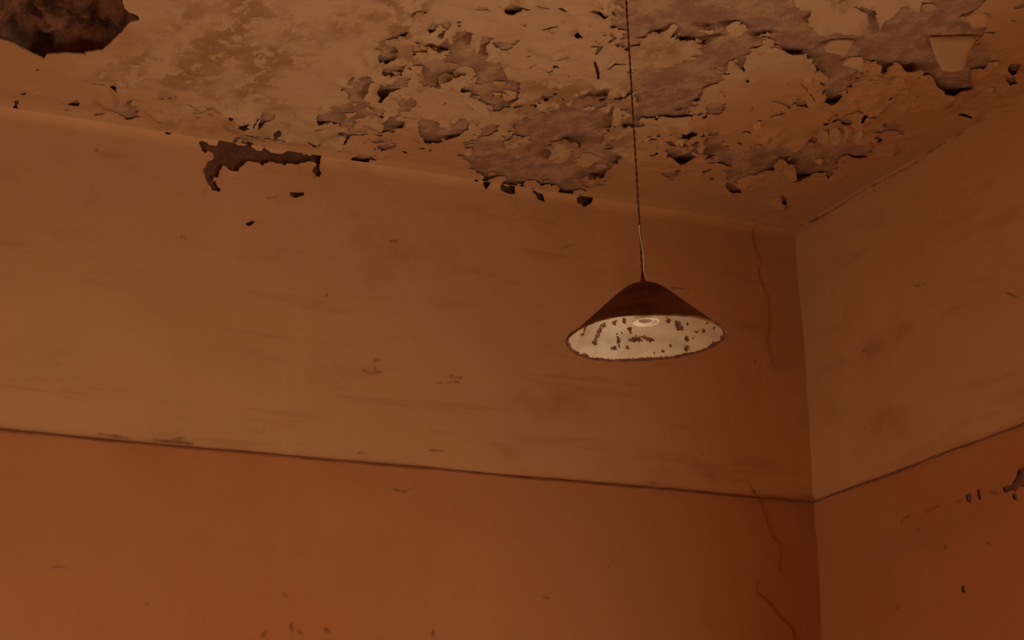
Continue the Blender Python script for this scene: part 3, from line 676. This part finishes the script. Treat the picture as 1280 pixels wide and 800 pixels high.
    SPOTS = [(754.7, 407.2, 3.2, 3.2, 0), (749.5, 413.5, 6.5, 2.6, -70), (743.6, 428, 3.6, 3.8, 0), (746, 421, 3.5, 2, -70), (767.8, 403.4, 3.6, 3.2, 0), (780, 400.6, 2.6, 3.6, 0),
             (731, 411, 4.5, 1.7, -65), (728.5, 418, 3, 1.8, -30), (773.4, 426, 3.0, 4.6, 0), (767.5, 434.8, 4.6, 2.6, -10), (774, 432, 2, 3, 0), (783.8, 435, 2.4, 2.4, 0), (786.8, 411, 2.8, 3.0, 0), (788, 416, 1.6, 2.4, 0),
             (791.5, 424.6, 5.5, 3.2, 0), (798, 424, 5, 4, 0), (806, 422.5, 3.8, 3.0, 0), (813.2, 424.6, 4.4, 3.2, 10), (835.2, 400.8, 3.6, 3.0, 40), (848.4, 407.5, 3.6, 6.0, -15), (845.5, 404, 2, 4, 0), (850.5, 410.5, 4, 3, 0),
             (858.5, 405, 2, 2, 0), (858.8, 424.2, 2.6, 4.2, -10), (858.5, 435.3, 2.8, 3.6, 0), (879.4, 413.8, 2.6, 3.0, 0), (871, 414.7, 3.0, 1.7, -15), (867, 422, 1.7, 2, 0), (828.8, 439, 1.4, 3.4, -30), (838, 432.5, 1.8, 1.8, 0), (777, 417, 1.2, 1.6, 0), (771, 417.5, 1.2, 1.4, 0), (884, 404, 1.6, 2, 0), (818, 441, 1.2, 2, 0), (733, 404, 2, 1.6, 0), (893, 410, 1.5, 3, 20)]
    so = lathe('shade', rr, zz, 128, m_out); so['label'] = 'dark rusty conical shade'
    ri = np.interp(np.linspace(0, len(rr) - 1, 80), np.arange(len(rr)), np.maximum(rr - 0.0022, 0)); zi = np.interp(np.linspace(0, len(rr) - 1, 80), np.arange(len(rr)), zz - 0.0018)
    zi[-1] = zz[-1]
    si = lathe('enamel_lining', ri, zi, 384, m_in, True, True); si['label'] = 'white enamel inside of the shade with rust chips'; si.parent = so
    # rolled rim
    th = np.linspace(0, 2 * np.pi, 160, endpoint=False); s, dz = dent(th, np.full_like(th, R)); ph = np.linspace(0, 2 * np.pi, 8, endpoint=False)
    T, Pp = np.meshgrid(th, ph, indexing='ij'); wob = (1 + 0.25 * fbm(th * 3, th * 0, 0.3, 3, 91))[:, None] * 0.0030
    rad = (R * s)[:, None] - 0.0012 + wob * np.cos(Pp)
    Pv = np.stack([rad * np.cos(T), rad * np.sin(T), dz[:, None] + wob * np.sin(Pp)], -1)
    ii = np.arange(160 * 8).reshape(160, 8)
    f = np.stack([ii, np.roll(ii, -1, 0), np.roll(np.roll(ii, -1, 0), -1, 1), np.roll(ii, -1, 1)], -1).reshape(-1, 4)
    link('rim', raw_mesh('rim', Pv.reshape(-1, 3), f), m_rim, so)
    # lamp holder inside: porcelain collar with a dark socket
    hr = np.array([0.010, 0.0225, 0.0240, 0.0265, 0.0295, 0.0315, 0.0315, 0.0290, 0.0260, 0.0250, 0.0250]) * k
    hz = np.array([0.0425, 0.0425, 0.0415, 0.0385, 0.0375, 0.0385, 0.0420, 0.0450, 0.055, 0.070, 0.110]) * k
    lh = lathe('lamp_holder', hr, hz, 48, m_hold)
    sk = lathe('socket', np.array([0.0, 0.008, 0.0140, 0.0150, 0.0150]) * k, np.array([0.0415, 0.0415, 0.0410, 0.0420, 0.050]) * k, 32, m_bulb)
    sk.parent = lh
    # cord grip on top
    lathe('cord_grip', np.array([0.0035, 0.0040, 0.0055, 0.0080, 0.0095]) * k, np.array([0.160, 0.152, 0.144, 0.135, 0.130]) * k, 20, m_rim)
    # twisted cord up to the ceiling
    zt = (ZC - base[2]) / ax.z - 0.004; zb = 0.153 * k
    def strand(name, z0, z1, rad, hel, phase, turns_per_m, mat, wob=0.0, off=(0, 0), sides=6):
        n = max(8, int((z1 - z0) / 0.004)); t = np.linspace(z0, z1, n)
        fade = np.minimum(1, (z1 - t) / 0.01)
        cx = hel * np.cos(t * turns_per_m * 2 * np.pi + phase) + off[0] + wob * np.sin(t * 9) ; cy = hel * np.sin(t * turns_per_m * 2 * np.pi + phase) + off[1]
        ph = np.linspace(0, 2 * np.pi, sides, endpoint=False)
        Pv = np.stack([cx[:, None] + rad * np.cos(ph), cy[:, None] + rad * np.sin(ph), np.repeat(t[:, None], sides, 1)], -1)
        ii = np.arange(n * sides).reshape(n, sides); jj = np.roll(ii, -1, 1)
        f = np.stack([ii[:-1], jj[:-1], jj[1:], ii[1:]], -1).reshape(-1, 4)
        return Pv.reshape(-1, 3), f
    a, fa = strand('a', zb - 0.01, zt, 0.0017, 0.0012, 0, 28, None); b, fb = strand('b', zb - 0.01, zt, 0.0017, 0.0012, math.pi, 28, None)
    link('cord', raw_mesh('cord', np.concatenate([a, b]), np.concatenate([fa, fb + len(a)])), m_cord, root)
    # a pale loose strand along the lowest stretch
    crl = Rm.T @ CR
    t = np.linspace(0, 1, 60); z = 0.128 * k + t * 0.15
    offs = 0.0085 * (1 - t) ** 2.2 + 0.0016 * np.cos(z * 60) - CF @ np.array([0, 0, 0])
    ph = np.linspace(0, 2 * np.pi, 6, endpoint=False)
    ctr = crl[None, :] * offs[:, None] - (Rm.T @ np.array([CF[0], CF[1], 0]))[None, :] * 0.004 * np.ones((60, 1)); ctr[:, 2] = z
    Pv = np.stack([ctr[:, 0, None] + 0.0010 * np.cos(ph), ctr[:, 1, None] + 0.0010 * np.sin(ph), np.repeat(z[:, None], 6, 1)], -1).reshape(-1, 3)
    ii = np.arange(360).reshape(60, 6); jj = np.roll(ii, -1, 1)
    link('loose_strand', raw_mesh('loose_strand', Pv, np.stack([ii[:-1], jj[:-1], jj[1:], ii[1:]], -1).reshape(-1, 4)), m_wire, root, label='pale loose strand of wire')
    # ceiling rose (out of frame)
    rz = np.array([zt - 0.05, zt - 0.048, zt - 0.03, zt - 0.006, zt + 0.001]); lathe('ceiling_rose', np.array([0.004, 0.018, 0.035, 0.045, 0.047]), rz, 32, m_hold, flip=True)
lamp()
